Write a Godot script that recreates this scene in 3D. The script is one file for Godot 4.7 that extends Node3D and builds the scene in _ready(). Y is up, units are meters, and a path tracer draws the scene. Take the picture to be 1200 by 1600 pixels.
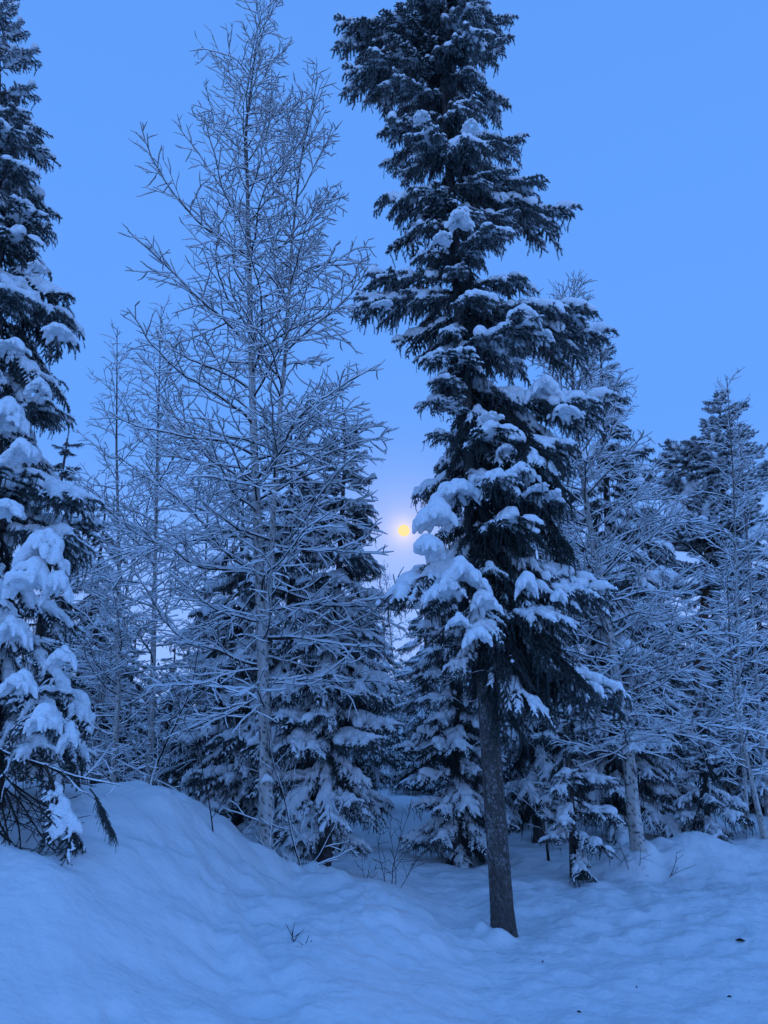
extends Node3D
# A snowy forest edge at blue hour: a tall spruce and a twin-stemmed birch behind a ploughed snow bank, moon low between the trees.

const PITCH := 18.0          # camera tilt upwards, degrees
const EYE := 1.6             # camera height
const FOCAL := 1155.0        # focal length in pixels of the 1200 x 1600 photograph

var rng := RandomNumberGenerator.new()
var names := {}
var lump := FastNoiseLite.new()
var fine := FastNoiseLite.new()
var bark_cells := FastNoiseLite.new()
var streaks := FastNoiseLite.new()
var M := {}
var boughs := {}             # class of bough -> array of [foliage mesh, snow mesh, length]


# ------------------------------------------------------------------ a mesh being collected
class Mb:
	var v := PackedVector3Array()
	var n := PackedVector3Array()
	var c := PackedColorArray()
	var i := PackedInt32Array()

	func quad(a: int, b: int, d: int, e: int) -> void:
		i.append(a); i.append(b); i.append(d)
		i.append(a); i.append(d); i.append(e)

	func mesh(m: Material) -> ArrayMesh:
		var out := ArrayMesh.new()
		if v.is_empty():
			return out
		var arr := []
		arr.resize(Mesh.ARRAY_MAX)
		arr[Mesh.ARRAY_VERTEX] = v
		if n.size() == v.size():
			arr[Mesh.ARRAY_NORMAL] = n
		if c.size() == v.size():
			arr[Mesh.ARRAY_COLOR] = c
		if i.size():
			arr[Mesh.ARRAY_INDEX] = i
		out.add_surface_from_arrays(Mesh.PRIMITIVE_TRIANGLES, arr)
		out.surface_set_material(0, m)
		return out


# ------------------------------------------------------------------ naming and placing
func put(o: Node3D, called: String, parent: Node = self) -> Node3D:
	var key := str(parent.get_instance_id()) + called
	var k: int = names.get(key, 0)
	names[key] = k + 1
	o.name = called if k == 0 else "%s_%03d" % [called, k]
	parent.add_child(o, true)
	return o


func part(m: Mesh, called: String, parent: Node, where := Transform3D()) -> MeshInstance3D:
	var o := MeshInstance3D.new()
	o.mesh = m
	o.transform = where
	put(o, called, parent)
	return o


func tag(o: Node, label: String, category: String, group := "") -> void:
	o.set_meta("label", label)
	o.set_meta("category", category)
	if group:
		o.set_meta("group", group)


func thing(called: String, label: String, category: String, where: Vector3, group := "") -> Node3D:
	var o := Node3D.new()
	o.position = where
	put(o, called)
	tag(o, label, category, group)
	return o


func at(px: float, py: float, d: float) -> Vector3:
	var p := deg_to_rad(PITCH)
	var cy := (800.0 - py) / FOCAL
	var dir := Vector3((px - 600.0) / FOCAL, cy * cos(p) + sin(p), -(cos(p) - cy * sin(p)))
	return Vector3(0, EYE, 0) + dir * (d / -dir.z)


func r(a: float, b: float) -> float:
	return rng.randf_range(a, b)


func rvec() -> Vector3:
	return Vector3(rng.randf_range(-1, 1), rng.randf_range(-1, 1), rng.randf_range(-1, 1))


# ------------------------------------------------------------------ the lie of the land
func ground(x: float, z: float) -> float:
	var d := -z
	var y := smoothstep(8.5, 24.0, d) * 0.65
	var m := (0.87 * (1.0 - smoothstep(-2.35, -0.72, x)) * (1.0 + 0.06 * smoothstep(-2.0, -3.0, x)) + 0.40 * (1.0 - smoothstep(-0.6, 1.0, x))) * smoothstep(1.3, 7.0, d) * (1.0 - 0.7 * smoothstep(7.7, 11.5, d))
	m *= 1.0 - 0.8 * smoothstep(5.5, 12.0, -x)
	y += m
	y += 0.035 * lump.get_noise_2d(x * 1.5 + 7.0, z * 1.5) * smoothstep(0.1, 0.5, m) * smoothstep(3.5, 5.5, d)
	var k := Vector2((x - 4.5) / 1.0, (d - 11.6) / 0.7).length_squared()
	y += 0.42 * exp(-k)
	k = Vector2((x - 6.6) / 1.3, (d - 13.0) / 0.8).length_squared()
	y += 0.3 * exp(-k)
	k = Vector2((x - 3.3) / 0.75, (d - 11.0) / 0.55).length_squared()
	y += 0.22 * exp(-k)
	# softly heaped edge of the trodden track
	var edge := d - (9.0 + 0.25 * sin(x * 1.7))
	y += 0.10 * exp(-edge * edge / 0.5) * smoothstep(0.6, 1.6, x) * (1.0 - smoothstep(6.5, 8.0, x))
	y += 0.085 * lump.get_noise_2d(x * 0.55, z * 0.75)
	var rough := 0.35 + 0.65 * smoothstep(-2.2, -0.4, x) * (1.0 - smoothstep(3.6, 5.6, x - 0.25 * (d - 6.0)))
	rough = maxf(rough, 0.6 * smoothstep(9.0, 12.0, d))
	y += 0.030 * rough * lump.get_noise_2d(x * 2.6 + 40.0, z * 3.0)
	y += 0.012 * rough * lump.get_noise_2d(x * 7.0 + z * 2.0, z * 7.5 + 90.0)
	y += 0.004 * fine.get_noise_2d(x * 14.0, z * 14.0)
	return y


func spread(lo: float, hi: float, a: float, b: float, step: float, grow: float) -> PackedFloat32Array:
	var mid := PackedFloat32Array()
	var x := a
	while x < b:
		mid.append(x)
		x += step
	var left := PackedFloat32Array()
	var s := step
	x = a - s
	while x > lo:
		left.append(x)
		s *= grow
		x -= s
	left.append(lo)
	left.reverse()
	s = step
	x = mid[mid.size() - 1] + s
	left.append_array(mid)
	while x < hi:
		left.append(x)
		s *= grow
		x += s
	left.append(hi)
	return left


func snow_ground() -> void:
	var xs := spread(-260.0, 260.0, -4.6, 6.2, 0.05, 1.09)
	var zs := spread(-420.0, 40.0, -13.5, -3.2, 0.05, 1.09)
	var nx := xs.size()
	var nz := zs.size()
	var hs := PackedFloat32Array()
	hs.resize(nx * nz)
	for j in nz:
		for k in nx:
			hs[j * nx + k] = ground(xs[k], zs[j])
	# clods, dents and old footprints: [x, z, radius, height]
	var dents := []
	rng.seed = 77
	for k in 300:
		var x := r(-2.4, 0.9)
		var z := -r(5.2, 8.6) + x * 0.25
		dents.append([x, z, r(0.04, 0.13), r(-0.018, 0.034)])
	for k in 46:
		var x := r(-2.0, 0.8)
		dents.append([x, -r(6.4, 8.4) + x * 0.3, r(0.14, 0.30), r(-0.04, 0.075)])
	for k in 260:
		dents.append([r(0.5, 5.2), -r(7.4, 11.8), r(0.06, 0.22), r(-0.045, 0.04)])
	for k in 140:
		dents.append([r(-1.0, 5.0), -r(4.0, 8.0), r(0.04, 0.12), r(-0.012, 0.010)])
	for k in 26:       # a line of old steps climbing the bank, and one along the track
		var f := k / 26.0
		dents.append([lerpf(-0.6, -1.55, f) + (0.12 if k % 2 else -0.12) + r(-.05, .05), lerpf(-4.6, -7.4, f), r(0.09, 0.13), -r(0.03, 0.06)])
		dents.append([lerpf(0.3, 2.9, f) + (0.14 if k % 2 else -0.14), lerpf(-4.4, -9.4, f) + r(-.1, .1), r(0.09, 0.14), -r(0.012, 0.028)])
	for k in 40:
		dents.append([r(-3.4, -0.6), -r(3.8, 7.2), r(0.05, 0.12), r(-0.012, 0.014)])
	for k in 9:
		var a := r(0, TAU)
		dents.append([at(788, 1466, 7.57).x + cos(a) * 0.17, -7.57 + sin(a) * 0.17, r(0.05, 0.10), r(0.005, 0.022)])
	for k in 8:
		var a := r(0, TAU)
		dents.append([at(996, 1338, 10.8).x + cos(a) * 0.2, -10.8 + sin(a) * 0.2, r(0.08, 0.2), r(0.02, 0.08)])
	dents.append([at(55, 1388, 5.4).x, -5.4, 0.13, -0.13])
	dents.append([at(185, 1560, 4.2).x, -4.2, 0.06, -0.05])
	for g in dents:
		var rad: float = g[2]
		for j in range(maxi(0, zs.bsearch(g[1] - rad * 2.2)), mini(nz, zs.bsearch(g[1] + rad * 2.2) + 1)):
			for k in range(maxi(0, xs.bsearch(g[0] - rad * 2.2)), mini(nx, xs.bsearch(g[0] + rad * 2.2) + 1)):
				var q: float = (Vector2(xs[k] - g[0], zs[j] - g[1]).length_squared()) / (rad * rad)
				hs[j * nx + k] += g[3] * exp(-q * q * 0.7) * (1.0 + 0.3 * lump.get_noise_2d(xs[k] * 20.0, zs[j] * 20.0))
	var b := Mb.new()
	b.v.resize(nx * nz)
	b.n.resize(nx * nz)
	for j in nz:
		for k in nx:
			b.v[j * nx + k] = Vector3(xs[k], hs[j * nx + k], zs[j])
	for j in nz:
		for k in nx:
			var k0 := maxi(k - 1, 0)
			var k1 := mini(k + 1, nx - 1)
			var j0 := maxi(j - 1, 0)
			var j1 := mini(j + 1, nz - 1)
			var gx := (hs[j * nx + k1] - hs[j * nx + k0]) / (xs[k1] - xs[k0])
			var gz := (hs[j1 * nx + k] - hs[j0 * nx + k]) / (zs[j1] - zs[j0])
			b.n[j * nx + k] = Vector3(-gx, 1, -gz).normalized()
	for j in nz - 1:
		for k in nx - 1:
			var a := j * nx + k
			b.quad(a, a + 1, a + nx + 1, a + nx)
	var o := part(b.mesh(M.ground), "snow_ground", self)
	o.set_meta("kind", "structure")
	tag(o, "trodden snow ground with a ploughed snow bank on one side", "ground")


# ------------------------------------------------------------------ tubes and snow along them
func tube(b: Mb, pts: PackedVector3Array, rad: PackedFloat32Array, sides: int, col: Color) -> void:
	var first := b.v.size()
	var count := pts.size()
	var u := Vector3.ZERO
	for k in count:
		var t := (pts[mini(k + 1, count - 1)] - pts[maxi(k - 1, 0)]).normalized()
		if k == 0:
			u = t.cross(Vector3.UP if absf(t.y) < 0.9 else Vector3.RIGHT).normalized()
		else:
			u = (u - t * t.dot(u)).normalized()
		var w := t.cross(u)
		for s in sides:
			var a := TAU * s / sides
			var o := u * cos(a) + w * sin(a)
			b.v.append(pts[k] + o * rad[k])
			b.n.append(o)
			b.c.append(col)
	for k in count - 1:
		for s in sides:
			var a0 := first + k * sides + s
			var a1 := first + k * sides + (s + 1) % sides
			b.quad(a0, a0 + sides, a1 + sides, a1)


func snow_strip(b: Mb, pts: PackedVector3Array, rad: PackedFloat32Array, wide: float, high: float) -> void:
	var count := pts.size()
	var first := b.v.size()
	var ph := r(0, 100)
	for k in count:
		var t := (pts[mini(k + 1, count - 1)] - pts[maxi(k - 1, 0)]).normalized()
		var s := t.cross(Vector3.UP)
		var flat := s.length()
		s = s / maxf(flat, 0.05)
		if flat < 0.05:
			s = Vector3.RIGHT
		var up := s.cross(t).normalized()
		var body := 0.28 + 0.72 * flat * flat
		var q := body * (0.62 + 0.75 * absf(fine.get_noise_1d(ph + k * 9.0))) * (0.35 if k == 0 or k == count - 1 else 1.0)
		var w := rad[k] * 0.75 + wide * q * (0.45 + 0.55 * body)
		var h := high * q
		var c := pts[k] + up * (rad[k] * 0.75)
		b.v.append(c - s * w); b.n.append((-s + up * 0.3).normalized())
		b.v.append(c - s * w * 0.6 + up * h * 0.85); b.n.append((-s * 0.6 + up).normalized())
		b.v.append(c + s * w * 0.6 + up * h); b.n.append((s * 0.6 + up).normalized())
		b.v.append(c + s * w); b.n.append((s + up * 0.3).normalized())
		b.v.append(c - up * (rad[k] * 0.05)); b.n.append(-up)
	for k in count - 1:
		for s in 5:
			var a0 := first + k * 5 + s
			var a1 := first + k * 5 + (s + 1) % 5
			b.quad(a0, a0 + 5, a1 + 5, a1)


# ------------------------------------------------------------------ heaped snow: spheres melted together, meshed with surface nets
func heap(b: Mb, balls: Array, cell: float) -> void:
	if balls.is_empty():
		return
	var lo := Vector3.INF
	var hi := -Vector3.INF
	for s in balls:
		var e: Vector3 = Vector3.ONE * (s[1] * 2.0 + cell)
		lo = lo.min(s[0] - e)
		hi = hi.max(s[0] + e)
	var nx := int((hi.x - lo.x) / cell) + 2
	var ny := int((hi.y - lo.y) / cell) + 2
	var nz := int((hi.z - lo.z) / cell) + 2
	var f := PackedFloat32Array()
	f.resize(nx * ny * nz)
	for s in balls:
		var p: Vector3 = (s[0] - lo) / cell
		var big: float = s[1] * 2.0 / cell
		var k2 := 1.0 / (big * big)
		for z in range(maxi(0, ceili(p.z - big)), mini(nz - 1, floori(p.z + big)) + 1):
			var dz := (z - p.z) * (z - p.z)
			for y in range(maxi(0, ceili(p.y - big)), mini(ny - 1, floori(p.y + big)) + 1):
				var dy := dz + (y - p.y) * (y - p.y)
				var row := (z * ny + y) * nx
				for x in range(maxi(0, ceili(p.x - big)), mini(nx - 1, floori(p.x + big)) + 1):
					var q := 1.0 - (dy + (x - p.x) * (x - p.x)) * k2
					if q > 0.0:
						f[row + x] += q * q
	for z in nz:
		for y in ny:
			var row := (z * ny + y) * nx
			for x in nx:
				if f[row + x] > 0.1:
					f[row + x] *= 1.0 + 0.55 * fine.get_noise_3d((lo.x + x * cell) * 13.0, (lo.y + y * cell) * 13.0, (lo.z + z * cell) * 13.0)
	var iso := 0.5625
	var ids := PackedInt32Array()
	ids.resize(nx * ny * nz)
	ids.fill(-1)
	var sx := 1
	var sy := nx
	var sz := nx * ny
	for z in nz - 1:
		for y in ny - 1:
			var row := (z * ny + y) * nx
			for x in nx - 1:
				var o := row + x
				var f0 := f[o]; var f1 := f[o + 1]; var f2 := f[o + sy]; var f3 := f[o + sy + 1]
				var f4 := f[o + sz]; var f5 := f[o + sz + 1]; var f6 := f[o + sz + sy]; var f7 := f[o + sz + sy + 1]
				var inside := int(f0 > iso) + int(f1 > iso) + int(f2 > iso) + int(f3 > iso) + int(f4 > iso) + int(f5 > iso) + int(f6 > iso) + int(f7 > iso)
				if inside == 0 or inside == 8:
					continue
				var g := Vector3(f1 + f3 + f5 + f7 - f0 - f2 - f4 - f6, f2 + f3 + f6 + f7 - f0 - f1 - f4 - f5, f4 + f5 + f6 + f7 - f0 - f1 - f2 - f3)
				var mean := (f0 + f1 + f2 + f3 + f4 + f5 + f6 + f7) / 8.0
				var gl := maxf(g.length(), 1e-5)
				var off := g * ((iso - mean) * 4.0 / (gl * gl))
				off = off.clamp(Vector3.ONE * -0.5, Vector3.ONE * 0.5)
				ids[o] = b.v.size()
				var where := lo + (Vector3(x + 0.5, y + 0.5, z + 0.5) + off) * cell
				b.v.append(where)
				b.n.append(-g / gl)
				b.c.append(Color.WHITE)
	for z in range(1, nz - 1):
		for y in range(1, ny - 1):
			var row := (z * ny + y) * nx
			for x in range(1, nx - 1):
				var o := row + x
				var in0 := f[o] > iso
				if in0 != (f[o + sx] > iso):
					_net(b, ids[o - sy - sz], ids[o - sz], ids[o], ids[o - sy], in0)
				if in0 != (f[o + sy] > iso):
					_net(b, ids[o - sx - sz], ids[o - sx], ids[o], ids[o - sz], in0)
				if in0 != (f[o + sz] > iso):
					_net(b, ids[o - sx - sy], ids[o - sy], ids[o], ids[o - sx], in0)


func _net(b: Mb, a: int, d: int, e: int, g: int, flip: bool) -> void:
	if a < 0 or d < 0 or e < 0 or g < 0:
		return
	if flip:
		b.quad(a, g, e, d)
	else:
		b.quad(a, d, e, g)


# ------------------------------------------------------------------ spruce boughs
func brush(b: Mb, p: Vector3, q: Vector3, needle: float, dens: float, green: Color, frost: float) -> void:
	var t := q - p
	var length := t.length()
	if length < 0.005:
		return
	t /= length
	var u := t.cross(Vector3.UP if absf(t.y) < 0.92 else Vector3.RIGHT).normalized()
	var w := u.cross(t)
	var count := maxi(4, int(length * dens))
	for k in count:
		var a := rng.randf() * TAU
		var o := u * cos(a) + w * sin(a)
		var s := u * -sin(a) + w * cos(a)
		var base := p + t * (length * (k + rng.randf()) / count)
		var tip := base + (o * 0.8 + t * 0.62 + Vector3(0, -0.06, 0)) * (needle * rng.randf_range(0.75, 1.2))
		var wd := s * (needle * 0.17)
		b.v.append(base - wd); b.v.append(base + wd); b.v.append(tip)
		var f := clampf((o.y * 0.5 + 0.5) * frost * rng.randf_range(0.2, 1.6), 0.0, 0.85)
		var tone := rng.randf_range(0.7, 1.3)
		var col := Color(green.r * tone, green.g * tone, green.b * tone).lerp(Color(0.75, 0.78, 0.8), f)
		b.c.append(col); b.c.append(col); b.c.append(col)


func make_bough(length: float, a0: float, a1: float, hang: float, snow: float, key: int, frost := 0.2, needle := 0.020, dens := 620.0, pine := false, wide := 0.40, shaggy := false) -> Array:
	rng.seed = key
	var leaf := Mb.new()
	var pad := Mb.new()
	var wood := Mb.new()
	var balls := []
	var green := Color(0.011, 0.024, 0.018)
	var count := 18
	var pts := PackedVector3Array()
	var rad := PackedFloat32Array()
	var p := Vector3.ZERO
	var sway := 0.0
	for k in count + 1:
		var s := float(k) / count
		pts.append(p)
		rad.append(lerpf(0.016, 0.004, s) * (0.5 + 0.5 * length))
		var e := deg_to_rad(lerpf(a0, a1, pow(s, 1.2)) - 10.0 * sin(s * PI))
		sway += r(-0.06, 0.06)
		p += Vector3(cos(e) * cos(sway), sin(e), sin(sway)) * (length / count)
	tube(leaf, pts, rad, 5, Color(0.05, 0.038, 0.03))
	leaf.n.clear()
	# unroll the tube so that all of the foliage is one soup of triangles
	var soup := PackedVector3Array()
	var soupc := PackedColorArray()
	for k in leaf.i:
		soup.append(leaf.v[k]); soupc.append(leaf.c[k])
	leaf.v = soup
	leaf.c = soupc
	leaf.i.clear()
	for k in range(6, count):
		brush(leaf, pts[k], pts[k + 1], needle, dens, green, frost)
	var side_step := 0.05
	var n := int(length / side_step)
	var weight := FastNoiseLite.new()
	weight.seed = key
	weight.frequency = 2.2
	for k in range(2, n + 1):
		var s := float(k) / n
		var fk := s * count
		var i0 := mini(int(fk), count - 1)
		var base := pts[i0].lerp(pts[i0 + 1], fk - i0)
		var t := (pts[i0 + 1] - pts[i0]).normalized()
		# snow on the limb itself
		if s > 0.25:
			var wgt := 0.75 + 0.9 * weight.get_noise_3dv(base * 2.0)
			var rr := (0.022 + 0.028 * s) * snow * maxf(0.0, wgt)
			if rr > 0.012:
				balls.append([base + Vector3(r(-.01, .01), rr * 0.7 + 0.012, r(-.01, .01)), rr])
		for sgn: float in [-1.0, 1.0]:
			if rng.randf() < 0.12:
				continue
			var fan := 0.25 + 0.75 * sin(PI * clampf(0.18 + 0.82 * (1.0 - s), 0.0, 1.0))
			if s < 0.25:
				fan *= 0.6 + 1.6 * s
			var tl := (length * wide * fan + 0.05) * r(0.55, 1.15)
			var ang := deg_to_rad(r(36, 64))
			var sd := t.cross(Vector3.UP).normalized() * sgn
			var dir := (t * cos(ang) + sd * sin(ang) + Vector3(0, r(-0.28, 0.12), 0)).normalized()
			var q := base
			var steps := maxi(2, int(tl / 0.055))
			var take := rng.randf() < 0.82
			for j in steps:
				var f := float(j + 1) / steps
				dir = (dir + Vector3(r(-.08, .08), r(-0.16, 0.03) - 0.09 * hang, r(-.08, .08)) + t * 0.06).normalized()
				var nq := q + dir * (tl / steps)
				brush(leaf, q, nq, needle, dens, green, frost)
				if take:
					var wgt := 0.72 + 1.0 * weight.get_noise_3dv(nq * 2.0)
					var rr := r(0.019, 0.034) * snow * maxf(0.0, wgt) * (1.1 - 0.25 * f)
					if rr > 0.0125:
						balls.append([nq + Vector3(0, rr * 0.65 + 0.008, 0), rr])
						balls.append([q.lerp(nq, 0.5) + Vector3(0, rr * 0.6 + 0.008, 0), rr * 0.92])
				# shoots of the second order
				for sg2: float in [-1.0, 1.0]:
					if rng.randf() < (0.1 if shaggy else 0.25):
						continue
					var l2 := (tl * (1.0 - f) * (0.25 if shaggy else 0.38) + 0.05) * r(0.6, 1.2)
					var s2 := dir.cross(Vector3.UP).normalized() * sg2
					var d2 := (dir * 0.75 + s2 * 0.7 + Vector3(0, r(-0.45, 0.12) - 0.35 * hang, 0)).normalized()
					if pine:
						d2 = (dir * 0.6 + s2 * 0.5 + Vector3(0, r(0.1, 0.8), 0)).normalized()
					var m2 := nq + d2 * l2 * 0.5
					var e2 := m2 + (d2 + Vector3(0, -0.25 * hang - 0.05, 0)).normalized() * l2 * 0.5
					brush(leaf, nq, m2, needle, dens, green, frost)
					brush(leaf, m2, e2, needle, dens, green, frost)
					if shaggy and rng.randf() < 0.6:
						# a finger that hangs off the shoot
						var e3 := m2 + (d2 * 0.9 + Vector3(r(-.4, .4), -0.8, r(-.4, .4))).normalized() * r(0.04, 0.08)
						brush(leaf, m2, e3, needle, dens, green, frost * 0.8)
					if snow > 0.4 and rng.randf() < (0.85 if shaggy else 0.62) * minf(1.0, snow * 1.3):
						var sp := PackedVector3Array([nq.lerp(m2, 0.2), m2, e2.lerp(m2, 0.15)])
						var up := Vector3(0, needle * 0.35, 0)
						for z in 3:
							sp[z] += up
						snow_strip(pad, sp, PackedFloat32Array([0.003, 0.004, 0.003]), r(0.010, 0.021), r(0.014, 0.034))
				# hanging shoots
				if rng.randf() < 0.75 * hang:
					var l3 := r(0.08, 0.26)
					var h0 := nq
					var hd := Vector3(r(-.4, .4), -1.0, r(-.4, .4)).normalized()
					for z in 3:
						hd = (hd + Vector3(r(-.25, .25), -0.3, r(-.25, .25))).normalized()
						var h1 := h0 + hd * (l3 / 3.0)
						brush(leaf, h0, h1, needle * 0.85, dens * 0.8, green, frost * 0.7)
						h0 = h1
				q = nq
	# crumbs and fingers of snow round the pads
	for k in int(balls.size() * 0.9):
		var q: Array = balls[rng.randi() % balls.size()]
		var o: Vector3 = rvec().normalized() * q[1] * r(0.7, 1.25)
		o.y = absf(o.y) * 0.7 - q[1] * 0.35
		balls.append([q[0] + o, clampf(q[1] * r(0.25, 0.5), 0.011, 0.02)])
	heap(pad, balls, 0.0155)
	pad.c.clear()
	return [leaf.mesh(M.needles), pad.mesh(M.snow), length]


func boughs_ready() -> void:
	boughs.tip = [make_bough(0.36, 28, 40, 0.0, 1.0, 11, 0.4), make_bough(0.42, 12, 28, 0.05, 1.15, 12, 0.4)]
	boughs.short = [make_bough(0.62, 2, 12, 0.25, 0.95, 21), make_bough(0.66, -12, 10, 0.45, 1.0, 22), make_bough(0.60, -25, -8, 0.7, 0.9, 23)]
	boughs.long = [make_bough(1.05, -8, 4, 0.45, 1.0, 31), make_bough(1.15, -18, 2, 0.6, 1.05, 32), make_bough(1.1, -30, -12, 0.8, 1.0, 33)]
	boughs.laden = [make_bough(0.95, -26, -14, 0.5, 1.4, 41), make_bough(1.0, -38, -26, 0.5, 1.4, 42), make_bough(0.7, -20, -8, 0.4, 1.35, 43)]
	boughs.shaggy = []
	for q in [[0.85, 2, -8, 0.35, 1.2, 91], [1.0, -12, 0, 0.4, 1.15, 92], [0.75, -26, -20, 0.5, 1.05, 93], [0.9, 6, -12, 0.3, 1.3, 94], [0.8, -8, 6, 0.3, 1.35, 95]]:
		boughs.shaggy.append(make_bough(q[0], q[1], q[2], q[3], q[4], q[5], 0.5, 0.023, 560.0, false, 0.38, true))
	boughs.hanging = [make_bough(0.7, -52, -60, 1.0, 0.32, 51, 0.30), make_bough(0.6, -44, -66, 1.0, 0.2, 52, 0.22)]
	boughs.pine = [make_bough(0.8, 18, 34, 0.0, 1.1, 61, 0.8, 0.042, 330.0, true, 0.34), make_bough(0.7, 0, 30, 0.0, 1.2, 62, 0.8, 0.042, 330.0, true, 0.36)]
	boughs.far = [make_bough(0.9, -20, -4, 0.5, 0.8, 71, 0.25, 0.030, 180.0), make_bough(0.9, -34, -18, 0.5, 0.85, 72, 0.25, 0.030, 180.0)]
	boughs.wood = [make_bough(0.9, -26, -12, 0.3, 1.5, 81, 0.4, 0.06, 22.0)]


# ------------------------------------------------------------------ trunks
func trunk_mesh(pts: PackedVector3Array, rad: PackedFloat32Array, sides: int, step: float, kind: String) -> ArrayMesh:
	var b := Mb.new()
	var total := 0.0
	for k in pts.size() - 1:
		total += pts[k].distance_to(pts[k + 1])
	var rows := maxi(2, int(total / step))
	var curve := Curve3D.new()
	for q in pts:
		curve.add_point(q)
	curve.bake_interval = 0.05
	var seedx := pts[0].x * 3.0 + pts[0].z
	for k in rows + 1:
		var f := float(k) / rows
		var p := curve.sample_baked(f * curve.get_baked_length())
		var fr := f * (rad.size() - 1)
		var i0 := mini(int(fr), rad.size() - 2)
		var ra := lerpf(rad[i0], rad[i0 + 1], fr - i0)
		var y := f * total
		ra *= 1.0 + (0.30 * exp(-maxf(0.0, y - 0.2) / 0.13) if ra > 0.06 else 0.0)
		for s in sides:
			var a := TAU * s / sides
			var o := Vector3(cos(a), 0, sin(a))
			var n3 := Vector3(o.x * ra * 1.0 + seedx, y, o.z * ra)
			var col: Color
			var bump := 0.0
			if kind == "birch":
				var st := streaks.get_noise_3d(o.x * 1.4 + seedx, y * 26.0, o.z * 1.4)
				var patch := lump.get_noise_3d(o.x * 0.7 + seedx, y * 2.3, o.z * 0.7)
				var dark := smoothstep(0.22, 0.42, st + 0.35 * maxf(0.0, patch - 0.1))
				dark = maxf(dark, smoothstep(0.36, 0.5, patch) * 0.9)
				dark = maxf(dark, 0.75 * smoothstep(0.55, 0.1, y) * smoothstep(-0.25, 0.2, streaks.get_noise_3d(o.x * 3.0, y * 8.0, o.z * 3.0)))
				var pale := Color(0.62, 0.59, 0.56).lerp(Color(0.42, 0.37, 0.33), clampf(0.5 + lump.get_noise_3d(o.x, y * 1.1 + 9.0, o.z), 0, 1))
				pale = pale.lerp(Color(0.13, 0.10, 0.09), smoothstep(0.45, 0.8, f))
				col = pale.lerp(Color(0.045, 0.04, 0.04), dark)
				bump = -0.004 * dark + 0.003 * patch
			elif kind == "pine":
				var cr := bark_cells.get_noise_3d(n3.x * 34.0, n3.y * 14.0, n3.z * 34.0)
				col = Color(0.13, 0.062, 0.04).lerp(Color(0.05, 0.03, 0.025), clampf(0.6 + cr, 0.0, 1.0))
				bump = -0.004 * cr
			else:
				var cr := bark_cells.get_noise_3d(n3.x * 52.0, n3.y * 21.0, n3.z * 52.0)      # -1 in a plate .. towards 0 at its edge
				var gap := smoothstep(-0.62, -0.18, cr)
				var tone := 0.5 + 0.5 * lump.get_noise_3d(n3.x * 9.0, n3.y * 5.0, n3.z * 9.0)
				col = Color(0.062, 0.05, 0.044).lerp(Color(0.12, 0.10, 0.09), tone).lerp(Color(0.02, 0.017, 0.016), gap * 0.85)
				var dust := fine.get_noise_3d(n3.x * 130.0, n3.y * 34.0, n3.z * 130.0) + 0.5 * lump.get_noise_3d(n3.x * 7.0, n3.y * 3.0, n3.z * 7.0)
				col = col.lerp(Color(0.62, 0.64, 0.66), smoothstep(0.10, 0.5, dust) * 0.30 * smoothstep(0.1, 1.1, y) * (1.0 - gap))
				bump = 0.007 * (1.0 - gap) + 0.004 * tone - 0.006
			b.v.append(p + o * (ra + bump * minf(1.0, ra / 0.08)))
			b.c.append(col)
	for k in rows:
		for s in sides:
			var a0 := k * sides + s
			var a1 := k * sides + (s + 1) % sides
			b.quad(a0, a1, a1 + sides, a0 + sides)
	# smooth normals of the bumped surface
	b.n.resize(b.v.size())
	for k in rows + 1:
		for s in sides:
			var up := b.v[mini(k + 1, rows) * sides + s] - b.v[maxi(k - 1, 0) * sides + s]
			var ar := b.v[k * sides + (s + 1) % sides] - b.v[k * sides + (s + sides - 1) % sides]
			b.n[k * sides + s] = up.cross(ar).normalized()
	return b.mesh(M.bark)


# ------------------------------------------------------------------ a spruce: trunk, boughs (each with its snow), leader
# shape: rows of [fraction of height, radius towards -x, radius towards +x], from below upwards
func bough_at(t: Node3D, kind: String, where: Vector3, yaw: float, tilt: float, length: float, pick := -1) -> void:
	var set_: Array = boughs[kind]
	var e: Array = set_[pick if pick >= 0 else rng.randi() % set_.size()]
	var s: float = length / e[2]
	var basis := Basis(Vector3.UP, yaw) * Basis(Vector3(0, 0, 1), tilt)
	basis = basis.scaled(Vector3.ONE * s)
	var o := part(e[0], "branch", t, Transform3D(basis, where))
	part(e[1], "snow", o).set_meta("kind", "stuff")


func radius_at(shape: Array, f: float, side: float) -> float:
	for k in shape.size() - 1:
		if f <= shape[k + 1][0]:
			var u: float = (f - shape[k][0]) / maxf(1e-4, shape[k + 1][0] - shape[k][0])
			var a: float = lerpf(shape[k][1], shape[k + 1][1], clampf(u, 0, 1))
			var c: float = lerpf(shape[k][2], shape[k + 1][2], clampf(u, 0, 1))
			return lerpf(a, c, side)
	return shape[-1][1]


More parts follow.
